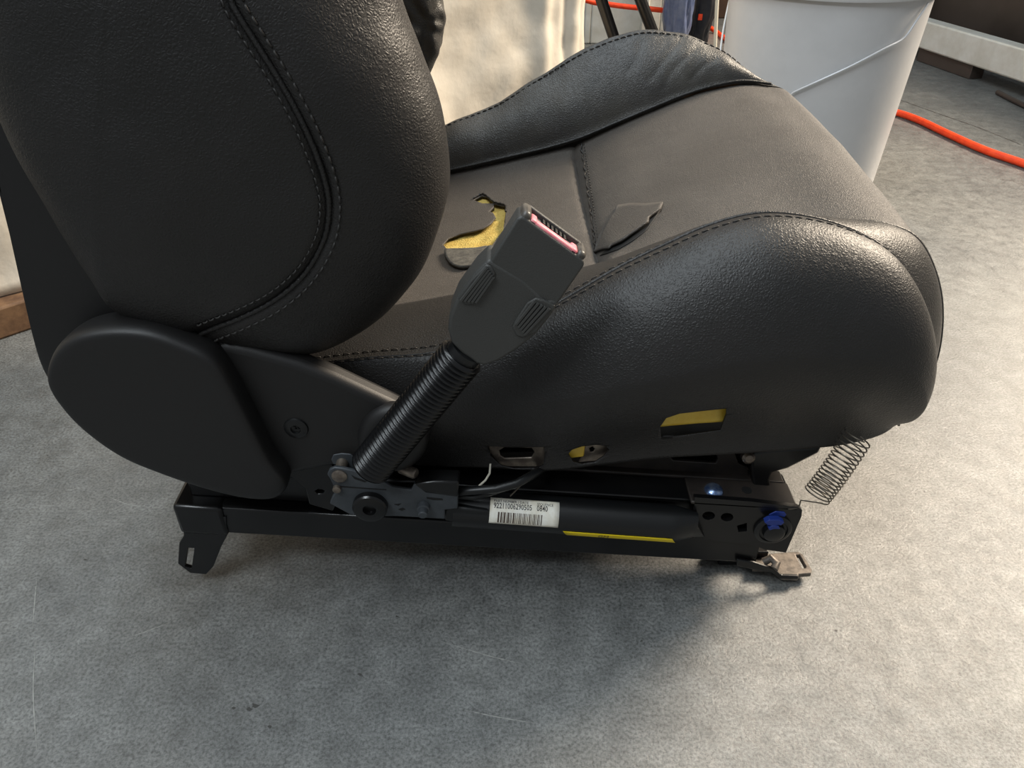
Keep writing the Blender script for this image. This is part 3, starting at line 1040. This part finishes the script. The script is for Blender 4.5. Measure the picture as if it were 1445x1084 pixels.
def barcode():
    rnd = random.Random(11)
    vs_, fs_ = [], []
    x = x0 + LW * .12
    xe = x0 + LW * .76
    hb0, hb1 = hBm + LH * .06, hBm + LH * .46
    while x < xe:
        w = rnd.choice([.0004, .0004, .0007, .0011])
        k = len(vs_)
        for j in range(5):
            hh = hb0 + (hb1 - hb0) * j / 4
            vs_ += [on_tube(x, hh, .0006), on_tube(x + w, hh, .0006)]
        fs_ += [(k + 2 * j, k + 2 * j + 1, k + 2 * j + 3, k + 2 * j + 2) for j in range(4)]
        x += w + rnd.choice([.0004, .0006, .0009])
    o = mesh('barcode', vs_, fs_, 'barcode_ink', lab, smooth=False)
    o['kind'] = 'stuff'
barcode()
xa = tube_xh(800, 740)
xb = tube_xh(955, 750)
ys0 = (xa[0] if xa else .10)
ys1 = (xb[0] if xb else .19)
yst = decal('warning_strip', ys0, ys1, -.0096, -.0026, 'yellow', .0003, ten, skew=-.004)
text_mesh('print', 'GM', .0056, ys0 + (ys1 - ys0) * .3, -.0080, 'ink', .0006, yst)
plate('tube_clamp', [(627, 719), (648, 717), (690, 722), (690, 742), (660, 741), (627, 735)], .4075, .014, 'plastic_smooth', seat, bev=.0015)

# ---- anchor plate with bolts
ap = plate('anchor_plate', [(461.5, 670), (465, 663), (472, 660), (482, 661), (500, 665), (518, 671), (534, 676), (553, 688), (580, 692), (584, 684), (647, 681), (646, 718), (628, 720),
                            (628, 733), (560, 729), (519, 729), (493, 726), (478, 718), (465, 711), (469, 701), (475, 693), (471, 688), (466, 677)], .4045, .003, 'grey_metal', seat, bev=.0008)
plate('anchor_flange', [(584, 684), (612, 680), (648, 681), (646, 702), (600, 696)], .4035, .014, 'black_metal', ap, bev=.0015)
plate('anchor_lug', [(467, 649), (470, 642), (482, 640), (495, 641), (503, 648), (510, 662), (500, 665), (480, 656), (470, 656)], .4165, .003, 'grey_metal', ap)
lathe('spacer_pin', [(-.001, .0042), (.0135, .0042)], W(483, 653, .4165), (0, -1, -.1), 'steel', ap, 18)
lathe('rivet', [(-.001, .0055), (.001, .0055), (.0022, .004), (.0026, .0001)], W(479, 671.5, .4045), (0, -1, 0), 'steel', ap, 18)
tb0 = W(523, 712, .4045)
bolt = lathe('anchor_bolt', [(-.001, .0125), (.0045, .0125), (.0058, .0115), (.0062, .0102), (.0062, .0048), (.0025, .0044), (.0025, .0001)], tb0, (0, -1, 0), 'black_metal', ap, 30)
lathe('stud', [(-.001, .0046), (.004, .0046), (.0045, .0036), (.009, .0034), (.0096, .0028), (.0097, .0001)], W(598, 714, .4045), (0, -1, -.05), 'grey_metal', ap, 18)
for poly in ([(602, 702), (624, 704), (625, 706), (612, 706), (602, 703.5)], [(556, 712), (566, 711), (562, 714)], [(562, 719), (568, 717), (572, 719), (567, 721)],
             [(496, 671), (500, 676), (515, 681), (520, 678), (516, 679), (502, 674)], [(478, 686), (545, 691), (545, 692), (478, 687.5)]):
    plate('plate_slot', poly, .4042, .0015, 'dark_slot', ap, bev=0)
lathe('spring_pin', [(-.003, .003), (.003, .003), (.0034, .002), (.0035, .0001)], W(476, 688, .405), (0, -1, 0), 'steel', ap, 12)
lathe('side_stud', [(-.01, .004), (.002, .004), (.0035, .003), (.004, .0001)], W(582, 667, .412), (.9, -.5, 0), 'steel', ap, 14)
box('anchor_block', W(560, 684, .425), (.07, .014, .02), 'black_metal', ap, bev=.003)
# dark bracket behind the recliner trim
plate('recliner_bracket', [(395, 660), (470, 655), (480, 700), (470, 722), (436, 712), (430, 690)], .421, .006, 'black_metal', seat, bev=.001,
      holes=[[(444, 694), (450, 690), (458, 693), (456, 697), (448, 698)]])

# ---- cables under the skirt
tube('cable', [W(648, 694, .413), W(672, 692, .41), (W(700, 690, .41)), W(728, 683, .412), W(752, 670, .42), W(775, 656, .45)], .0032, 'plastic_smooth', seat, 10)
tube('cable', [W(645, 700, .415), W(668, 702, .413), W(690, 696, .413), W(715, 688, .414), W(740, 676, .42)], .0024, 'plastic_smooth', seat, 8)
tube('thin_wire', [W(692, 655, .428), W(691, 668, .421), W(685, 678, .417), W(676, 686, .414)], .0008, 'wire_white', seat, 6)
tube('thin_wire', [W(720, 700, .413), W(732, 688, .413), W(742, 678, .418)], .0006, 'wire_steel', seat, 6)

# ---- buckle stalk and buckle
SA, SB = W(522, 660, .400), W(653, 501, .401)
sd = (SB - SA).normalized()
SLn = (SB - SA).length
prof = [(0, .0138)]
nr = 33
for i in range(nr):
    z0_ = SLn * i / nr
    st_ = SLn / nr
    prof += [(z0_ + st_ * .08, .0122), (z0_ + st_ * .25, .0140), (z0_ + st_ * .5, .0147), (z0_ + st_ * .75, .0140), (z0_ + st_ * .92, .0122)]
prof += [(SLn, .0122)]
stalk = lathe('buckle_stalk', prof, SA, sd, 'bellows', seat, 28, sharp=80)
YB = .392
low = plate('buckle', [(690, 366), (672, 383), (645, 420), (634, 447), (632, 466), (637, 484), (652, 500), (672, 514), (684, 517), (704, 510), (730, 494), (755, 474), (776, 448), (789, 428), (780, 422), (770, 424), (740, 396)],
            YB, .022, 'buckle_plastic', seat, bev=.0045, seg=4)
upb = plate('buckle_housing', [(686, 378), (729, 309), (735, 305), (742, 308), (816, 362), (824, 368), (825, 375), (788, 428), (770, 440), (720, 410)], YB + .0005, .016, 'buckle_plastic', low, bev=.0022, seg=4)
# release button across the top end
EA, EB = W(735, 306, YB), W(824, 370, YB)
bx = (EB - EA).normalized()
bn = V3((0, -1, 0)).cross(bx)
if bn.z < 0: bn = -bn
endc = (EA + EB) / 2
BROT = Matrix((bx, V3((0, 1, 0)), bn)).transposed()
def endbox(name, s0, s1, y0, y1, h0, h1, m, parent, bev=.0005):
    c_ = endc + bx * (s0 + s1) / 2 + V3((0, (y0 + y1) / 2, 0)) + bn * (h0 + h1) / 2
    return box(name, c_, (s1 - s0, y1 - y0, h1 - h0), m, parent, BROT, bev)
hw = (EB - EA).length / 2
for sg in (-1, 1):
    endbox('worn_corner', min(sg * hw, sg * (hw - .0058)), max(sg * hw, sg * (hw - .0058)), .0012, .0165, -.008, .0038, 'buckle_worn', upb, .0022)
endbox('back_wall', -hw + .003, hw - .003, .0135, .0165, -.006, .0036, 'buckle_plastic', upb, .0008)
hb = hw - .0058
btn = endbox('release_button', -hb, hb, .0016, .0066, -.006, .0022, 'pink', low, .0012)
endbox('button_end', -hb, -hb + .0045, .0016, .0105, -.006, .0024, 'pink', btn, .0012)
endbox('button_end', hb - .0045, hb, .0016, .0105, -.006, .0024, 'pink', btn, .0012)
slot = endbox('tongue_slot', -hb + .004, hb - .004, .0068, .0138, -.006, .0006, 'dark_slot', low, .0003)
for i in range(6):
    s_ = -hb + .009 + i * (2 * hb - .018) / 5
    endbox('slot_tooth', s_ - .0009, s_ + .0009, .0075, .0138, -.003, .0022, 'plastic_smooth', slot, .0002)
# ribbed thumb grips
def grip(poly, d0, d1, cnt):
    g = plate('grip', poly, YB - .0012, .004, 'buckle_plastic', low, bev=.0008)
    for i in range(cnt):
        f = (i + .5) / cnt
        a0, a1 = d0[0], d0[1]
        b0, b1 = d1[0], d1[1]
        pa = (a0[0] + (b0[0] - a0[0]) * f, a0[1] + (b0[1] - a0[1]) * f)
        pb = (a1[0] + (b1[0] - a1[0]) * f, a1[1] + (b1[1] - a1[1]) * f)
        tube('grip_rib', [W(pa[0], pa[1], YB - .0014), W(pb[0], pb[1], YB - .0016)], .0011, 'buckle_plastic', g, 6)
grip([(646, 422), (665, 395), (686, 374), (693, 376), (699, 386), (697, 396), (676, 426), (668, 431), (656, 430)], (((648, 424), (686, 376))), (((674, 427), (698, 392))), 5)
grip([(723, 462), (728, 452), (744, 428), (756, 421), (768, 424), (784, 432), (780, 440), (756, 470), (737, 477), (728, 474)], (((727, 456), (752, 424))), (((742, 474), (778, 436))), 5)
lathe('stalk_collar', [(-.004, .0112), (.005, .0112), (.006, .009)], SB, sd, 'plastic_smooth', stalk, 20)

# ---- loose tension spring at the front
def spring():
    A, B = W(1152, 700, .425), W(1212, 615, .435)
    d = (B - A).normalized()
    a = V3((0, -1, .3))
    a = (a - d * a.dot(d)).normalized()
    b = d.cross(a)
    L_ = (B - A).length
    turns, N_ = 17, 17 * 22
    pts = [W(1118, 712, .428), W(1112, 718, .424), W(1126, 716, .424), W(1130, 706, .424)]
    hel = []
    for i in range(N_ + 1):
        t = i / N_
        an = 2 * math.pi * turns * t
        r = .0102
        sag = V3((0, 0, -.004 * math.sin(math.pi * t)))
        hel.append(A + d * L_ * t + (a * math.cos(an) + b * math.sin(an)) * r + sag)
    tube('tension_spring', [V3(p) for p in curve(pts, 24)] + hel, .00055, 'wire_steel', seat, 6)
spring()

# ================================================================== SURROUNDINGS
# bucket
bc = V3((.482, 1.30, 0))
bk_e = empty('bucket', bc, 'white plastic bucket with wire bail behind the car seat', 'bucket')
def bprof():
    p = [(0.0, .125), (.004, .129), (.02, .1315)]
    for i in range(1, 12):
        z = .02 + .305 * i / 11
        p.append((z, .1315 + (.1475 - .1315) * i / 11))
    return p
pr = bprof()
outer = pr + [(.326, .1535), (.331, .155), (.336, .1535), (.338, .149), (.352, .1495), (.354, .1555), (.368, .157), (.372, .155), (.370, .148)]
inn = [(z, r - .0025) for z, r in pr[::-1] if z > .01] + [(.006, .0001)]
bod = lathe('bucket_body', outer + inn, bc, (0, 0, 1), 'bucket_white', bk_e, 96, sharp=40)
btree = tree(bod)
P, Nn = proj_curve([(1306, 4), (1290, 28), (1272, 53), (1245, 68), (1200, 92), (1160, 111), (1128, 126), (1119, 131), (1114, 138), (1100, 150), (1085, 165)], btree, 90)
bail = [p + n * .004 for p, n in zip(P, Nn)]
rl = bail[-1] - bc
a0, zl = math.atan2(rl.y, rl.x), rl.z
a1 = R(-218)
for i in range(1, 41):
    f = i / 40
    an = a0 + (a1 - a0) * f
    z_ = zl + (.335 - zl) * f ** 3 - .02 * math.sin(math.pi * min(1, f * 1.3)) * (1 - f)
    rr = .1315 + (.1475 - .1315) * max(0, (z_ - .02) / .305) + .005
    bail.append(bc + V3((rr * math.cos(an), rr * math.sin(an), z_)))
tube('bail_wire', bail, .0017, 'wire_grey', bk_e, 8)
lathe('bail_ear', [(0, .014), (.004, .013), (.005, .0001)], bc + V3((.1535 * math.cos(a1), .1535 * math.sin(a1), .335)), (math.cos(a1), math.sin(a1), 0), 'bucket_white', bk_e, 20)
lathe('bail_ear', [(0, .014), (.004, .013), (.005, .0001)], bc + V3((.150, -.02, .335)), (1, -.1, 0), 'bucket_white', bk_e, 20)

# orange cord along the floor
cp = [G(1500, 252, .008), G(1445, 231, .008), G(1390, 212, .008), G(1340, 190, .008), G(1300, 171, .008), G(1270, 160, .008), G(1255, 158, .008), G(1230, 150, .008), G(1180, 125, .008), G(1120, 95, .008),
      G(1060, 70, .008), G(1028, 57, .008), G(1008, 43, .008), W(985, 28, 2.62), W(960, 18, 2.5), W(930, 14, 2.42), W(880, 9, 2.40), W(842, 4, 2.40), W(800, 0, 2.38), V3((.10, 2.35, .06)), V3((.06, 2.33, .008))]
tag(tube('orange_cord', [V3(p) for p in curve(cp, 240)], .0072, 'orange', None, 12), 'thick orange cord trailing across the floor behind the bucket', 'cord')
# dark stick lying on the floor at the right
tag(tube('dark_rod', [G(1408, 130, .006), G(1425, 139, .006), G(1460, 156, .006), G(1490, 171, .006)], .006, 'dark_panel', None, 8), 'thin dark rod lying on the floor near the orange cord', 'rod')
# crack in the floor
def crack():
    pts = curve([(p.x, p.y, .0004) for p in [G(1262, 138), G(1300, 152), G(1340, 166), G(1380, 180), G(1420, 196), G(1460, 212)]], 60)
    vs_ = []
    for i, p in enumerate(pts):
        w = .0028 + .0014 * math.sin(i * 2.3) + .001 * math.sin(i * .9)
        vs_ += [(p[0], p[1] - w, p[2]), (p[0], p[1] + w, p[2])]
    mesh('floor_crack', vs_, [(2 * i, 2 * i + 1, 2 * i + 3, 2 * i + 2) for i in range(len(pts) - 1)], 'dark_panel', floor, smooth=False)
crack()
# scuffs and small dark spots on the concrete
def scuff(name, pxs, w, m):
    pts = curve([(G(x, y).x, G(x, y).y, .0003) for x, y in pxs], 16)
    vs_ = []
    for i, p in enumerate(pts):
        t = pts[min(i + 1, 15)] - pts[max(i - 1, 0)]
        nn = V3((-t[1], t[0], 0)).normalized() * w * math.sin(math.pi * (i + .5) / 16) * (.6 + .4 * math.sin(i * 2.7))
        vs_ += [V3(p) - nn, V3(p) + nn]
    mesh(name, vs_, [(2 * i, 2 * i + 1, 2 * i + 3, 2 * i + 2) for i in range(15)], m, floor, smooth=False)
for pxs in ([(184, 899), (205, 892), (240, 879)], [(50, 905), (47, 980), (52, 1060)], [(52, 818), (49, 850), (46, 890)], [(150, 700), (180, 712), (206, 716)], [(655, 1002), (700, 1012), (760, 1022)], [(620, 905), (690, 926), (740, 938)]):
    scuff('scuff', pxs, .0005, 'scuff_pale')
for (x, y, r_) in ((360, 996, 5), (381, 1026, 3), (330, 1000, 3), (352, 1001, 4), (508, 952, 3), (1180, 890, 2), (120, 790, 2), (560, 870, 2), (905, 905, 2)):
    pts = [(x + r_ * (1 + .4 * math.sin(k * 2.3 + x)) * math.cos(k * .785), y + .6 * r_ * (1 + .4 * math.cos(k * 1.9 + y)) * math.sin(k * .785)) for k in range(8)]
    mesh('spot', [(G(*p).x, G(*p).y, .0003) for p in pts], [tuple(range(8))], 'spot_dark', floor, smooth=False)

# white sheet hanging in front of the back corner, over a wooden base
def sheet():
    path = [V3((-1.15, .40, 0)), V3((-.80, .71, 0)), V3((-.63, .885, 0)), V3((-.42, 1.09, 0)), V3((-.2, 1.29, 0)), V3((.0, 1.45, 0)), V3((.07, 1.50, 0)), V3((.105, 1.53, 0)), V3((.10, 1.60, 0)), V3((.0, 1.9, 0))]
    C = curve(path, 220)
    nz_ = 70
    vs_ = []
    for i, p in enumerate(C):
        t = np.array(C[min(i + 1, 219)] - C[max(i - 1, 0)])
        nn = V3((t[1], -t[0], 0)).normalized()
        for j in range(nz_):
            z = .042 + .9 * j / (nz_ - 1)
            s = i / 219 * 1.9
            fold = .007 * math.sin(s * 17 + .6 * math.sin(z * 5)) + .0025 * math.sin(s * 43 + 2)
            wr = .010 * noise.noise(V3((p[0] * 7 + z * 5, p[1] * 7, z * 9 - p[0] * 6))) + .004 * noise.noise(V3((p[0] * 22, p[1] * 22, z * 26)))
            q = V3((p[0], p[1], z)) + nn * (fold + wr + .02 * (1 - j / nz_))
            vs_.append(q)
    o = mesh('white_sheet', vs_, grid_faces(220, nz_), 'cloth_white', None)
    solid(o, .002, 0)
    tag(o, 'creased off-white canvas sheet hanging behind the backrest', 'sheet')
    # base under it
    bm = bmesh.new()
    P_ = [(-1.16, .33), (-.78, .655), (-.615, .825), (-.40, 1.03), (-.19, 1.25), (.01, 1.41), (.15, 1.51), (.13, 1.62), (.02, 1.93), (-1.17, 1.93)]
    a = [bm.verts.new((x, y, .0)) for x, y in P_]
    b = [bm.verts.new((x, y, .04)) for x, y in P_]
    n = len(P_)
    bm.faces.new(a[::-1])
    bm.faces.new(b)
    for i in range(n):
        bm.faces.new([a[i], a[(i + 1) % n], b[(i + 1) % n], b[i]])
    w = from_bm('wooden_base', bm, 'wood_brown', None, sharp=30)
    bevel(w, .003, 2)
    tag(w, 'low brown wooden base under the hanging white sheet', 'base')
sheet()

# black folding stand: two visible legs
stand = empty('folding_stand', (.33, 1.85, 0), 'black metal folding stand with slanted tube legs beside the sheet', 'stand')
for (pa, pb) in (((846, -8), (866, 52)), ((901, -8), (921, 45))):
    Yl = 1.85
    A_, B_ = W(pa[0], pa[1], Yl), W(pb[0], pb[1], Yl)
    d = (B_ - A_).normalized()
    k = (A_.z - .012) / -d.z
    tube('leg', [A_ - d * .12, A_ + d * k], .0125, 'black_metal', stand, 14)
    e = A_ + d * k
    lathe('foot_cap', [(-.02, .0145), (.0, .0145), (.012, .012)], e - d * .004, d, 'plastic_smooth', stand, 14)
tube('cross_bar', [W(846, -8, 1.85) + V3((-.038, 0, .106)), W(901, -8, 1.85) + V3((-.038, 0, .106))], .011, 'black_metal', stand, 12)

# white box behind the stand
wb = empty('white_crate', (.345, 2.725, 0), 'white panelled crate standing behind the folding stand', 'crate')
for nm, c_, s_ in (('crate_side', (.345, 2.55, .18), (.21, .02, .36)), ('crate_side', (.345, 2.9, .18), (.21, .02, .36)), ('crate_post', (.40, 2.532, .18), (.022, .016, .36)),
                   ('crate_end', (.46, 2.725, .18), (.02, .37, .36)), ('crate_end', (.23, 2.725, .18), (.02, .37, .36)), ('crate_top', (.345, 2.725, .37), (.25, .39, .02))):
    box(nm, c_, s_, 'white_paint', wb, bev=.004)

# blue plastic bag and black bag between stand and bucket
def sack(name, c, sx, sy, sz, m, label, cat, seed, amp=.02):
    bm = bmesh.new()
    bmesh.ops.create_icosphere(bm, subdivisions=5, radius=1)
    for v in bm.verts:
        p = v.co
        q = V3((math.copysign(abs(p.x) ** .6, p.x) * sx, math.copysign(abs(p.y) ** .6, p.y) * sy, math.copysign(abs(p.z) ** .75, p.z) * sz))
        n = p.normalized()
        q += n * amp * (noise.noise(p * 2.2 + V3((seed, 0, 0))) + .6 * noise.noise(V3((p.x * 7, p.y * 7, p.z * 2)) + V3((0, seed, 0))))
        v.co = V3(c) + V3((0, 0, sz)) + q
        if v.co.z < .002: v.co.z = .002
    return tag(from_bm(name, bm, m, None, sharp=None), label, cat)
cb = W(956, 20, 2.3)
sack('blue_bag', (cb.x, 2.3, 0), .034, .045, .2, 'blue_plastic', 'crumpled blue plastic bag standing beside the dark tool bag', 'bag', 3, .012)
cb = W(982, 20, 2.42)
tb_bag = sack('tool_bag', (cb.x + .01, 2.42, 0), .040, .045, .2, 'black_bag', 'black tool bag with a small red tag behind the bucket', 'bag', 9, .014)
rt = proj(988, 24, tree(tb_bag))
if rt: box('red_tag', rt[0], (.012, .006, .016), 'orange', tb_bag, bev=.001)
bpanel = box('brown_board', (.84, 2.98, .25), (.44, .03, .5), 'brown_panel', None, bev=.004)
tag(bpanel, 'brown wooden board upright behind the bags and bucket', 'board')
tag(tube('white_cable', [W(1013, -30, 2.0), W(1012, 0, 2.0), W(1010, 40, 2.0), W(1009, 70, 2.0), V3((W(1009, 70, 2.0).x, 2.0, .1)), V3((W(1009, 70, 2.0).x, 2.0, .004))], .0045, 'wire_white', None, 8),
    'thin white cable hanging down between bags and bucket', 'cable')

# white painted timber rail with dark cabinet behind, at the right
A_, B_ = G(1290, 66, .035), G(1445, 118, .035)
d = (B_ - A_)
d.z = 0
d.normalize()
perp = V3((-d.y, d.x, 0))
if perp.y < 0: perp = -perp
def beam():
    a = A_ - d * .5
    b = B_ + d * .9
    prof_ = [(0, .0), (.045, .0), (.045, .07), (0, .07)]
    bm = bmesh.new()
    va = [bm.verts.new(V3((a.x, a.y, .035)) + perp * y + V3((0, 0, z))) for y, z in prof_]
    vb = [bm.verts.new(V3((b.x, b.y, .035)) + perp * y + V3((0, 0, z))) for y, z in prof_]
    for i in range(4):
        bm.faces.new([va[i], va[(i + 1) % 4], vb[(i + 1) % 4], vb[i]])
    bm.faces.new(va[::-1])
    bm.faces.new(vb)
    o = from_bm('timber_rail', bm, 'white_paint', None)
    bevel(o, .005, 2)
    tag(o, 'white painted timber rail raised off the floor by the dark cabinet', 'timber')
    M3 = Matrix((d, perp, V3((0, 0, 1)))).transposed()
    for s in (.62,):
        q = a + d * s + perp * .03
        blk = box('support_block', (q.x, q.y, .0175), (.22, .04, .035), 'dark_panel', None, M3, .002)
        tag(blk, 'short dark block propping up the white timber rail', 'block')
    q = a.lerp(b, .5) + perp * .42
    cab = box('dark_cabinet', (q.x, q.y, .3), (2.4, .5, .6), 'dark_panel', None, M3, .006)
    tag(cab, 'dark brown low cabinet behind the white timber rail', 'cabinet')
beam()
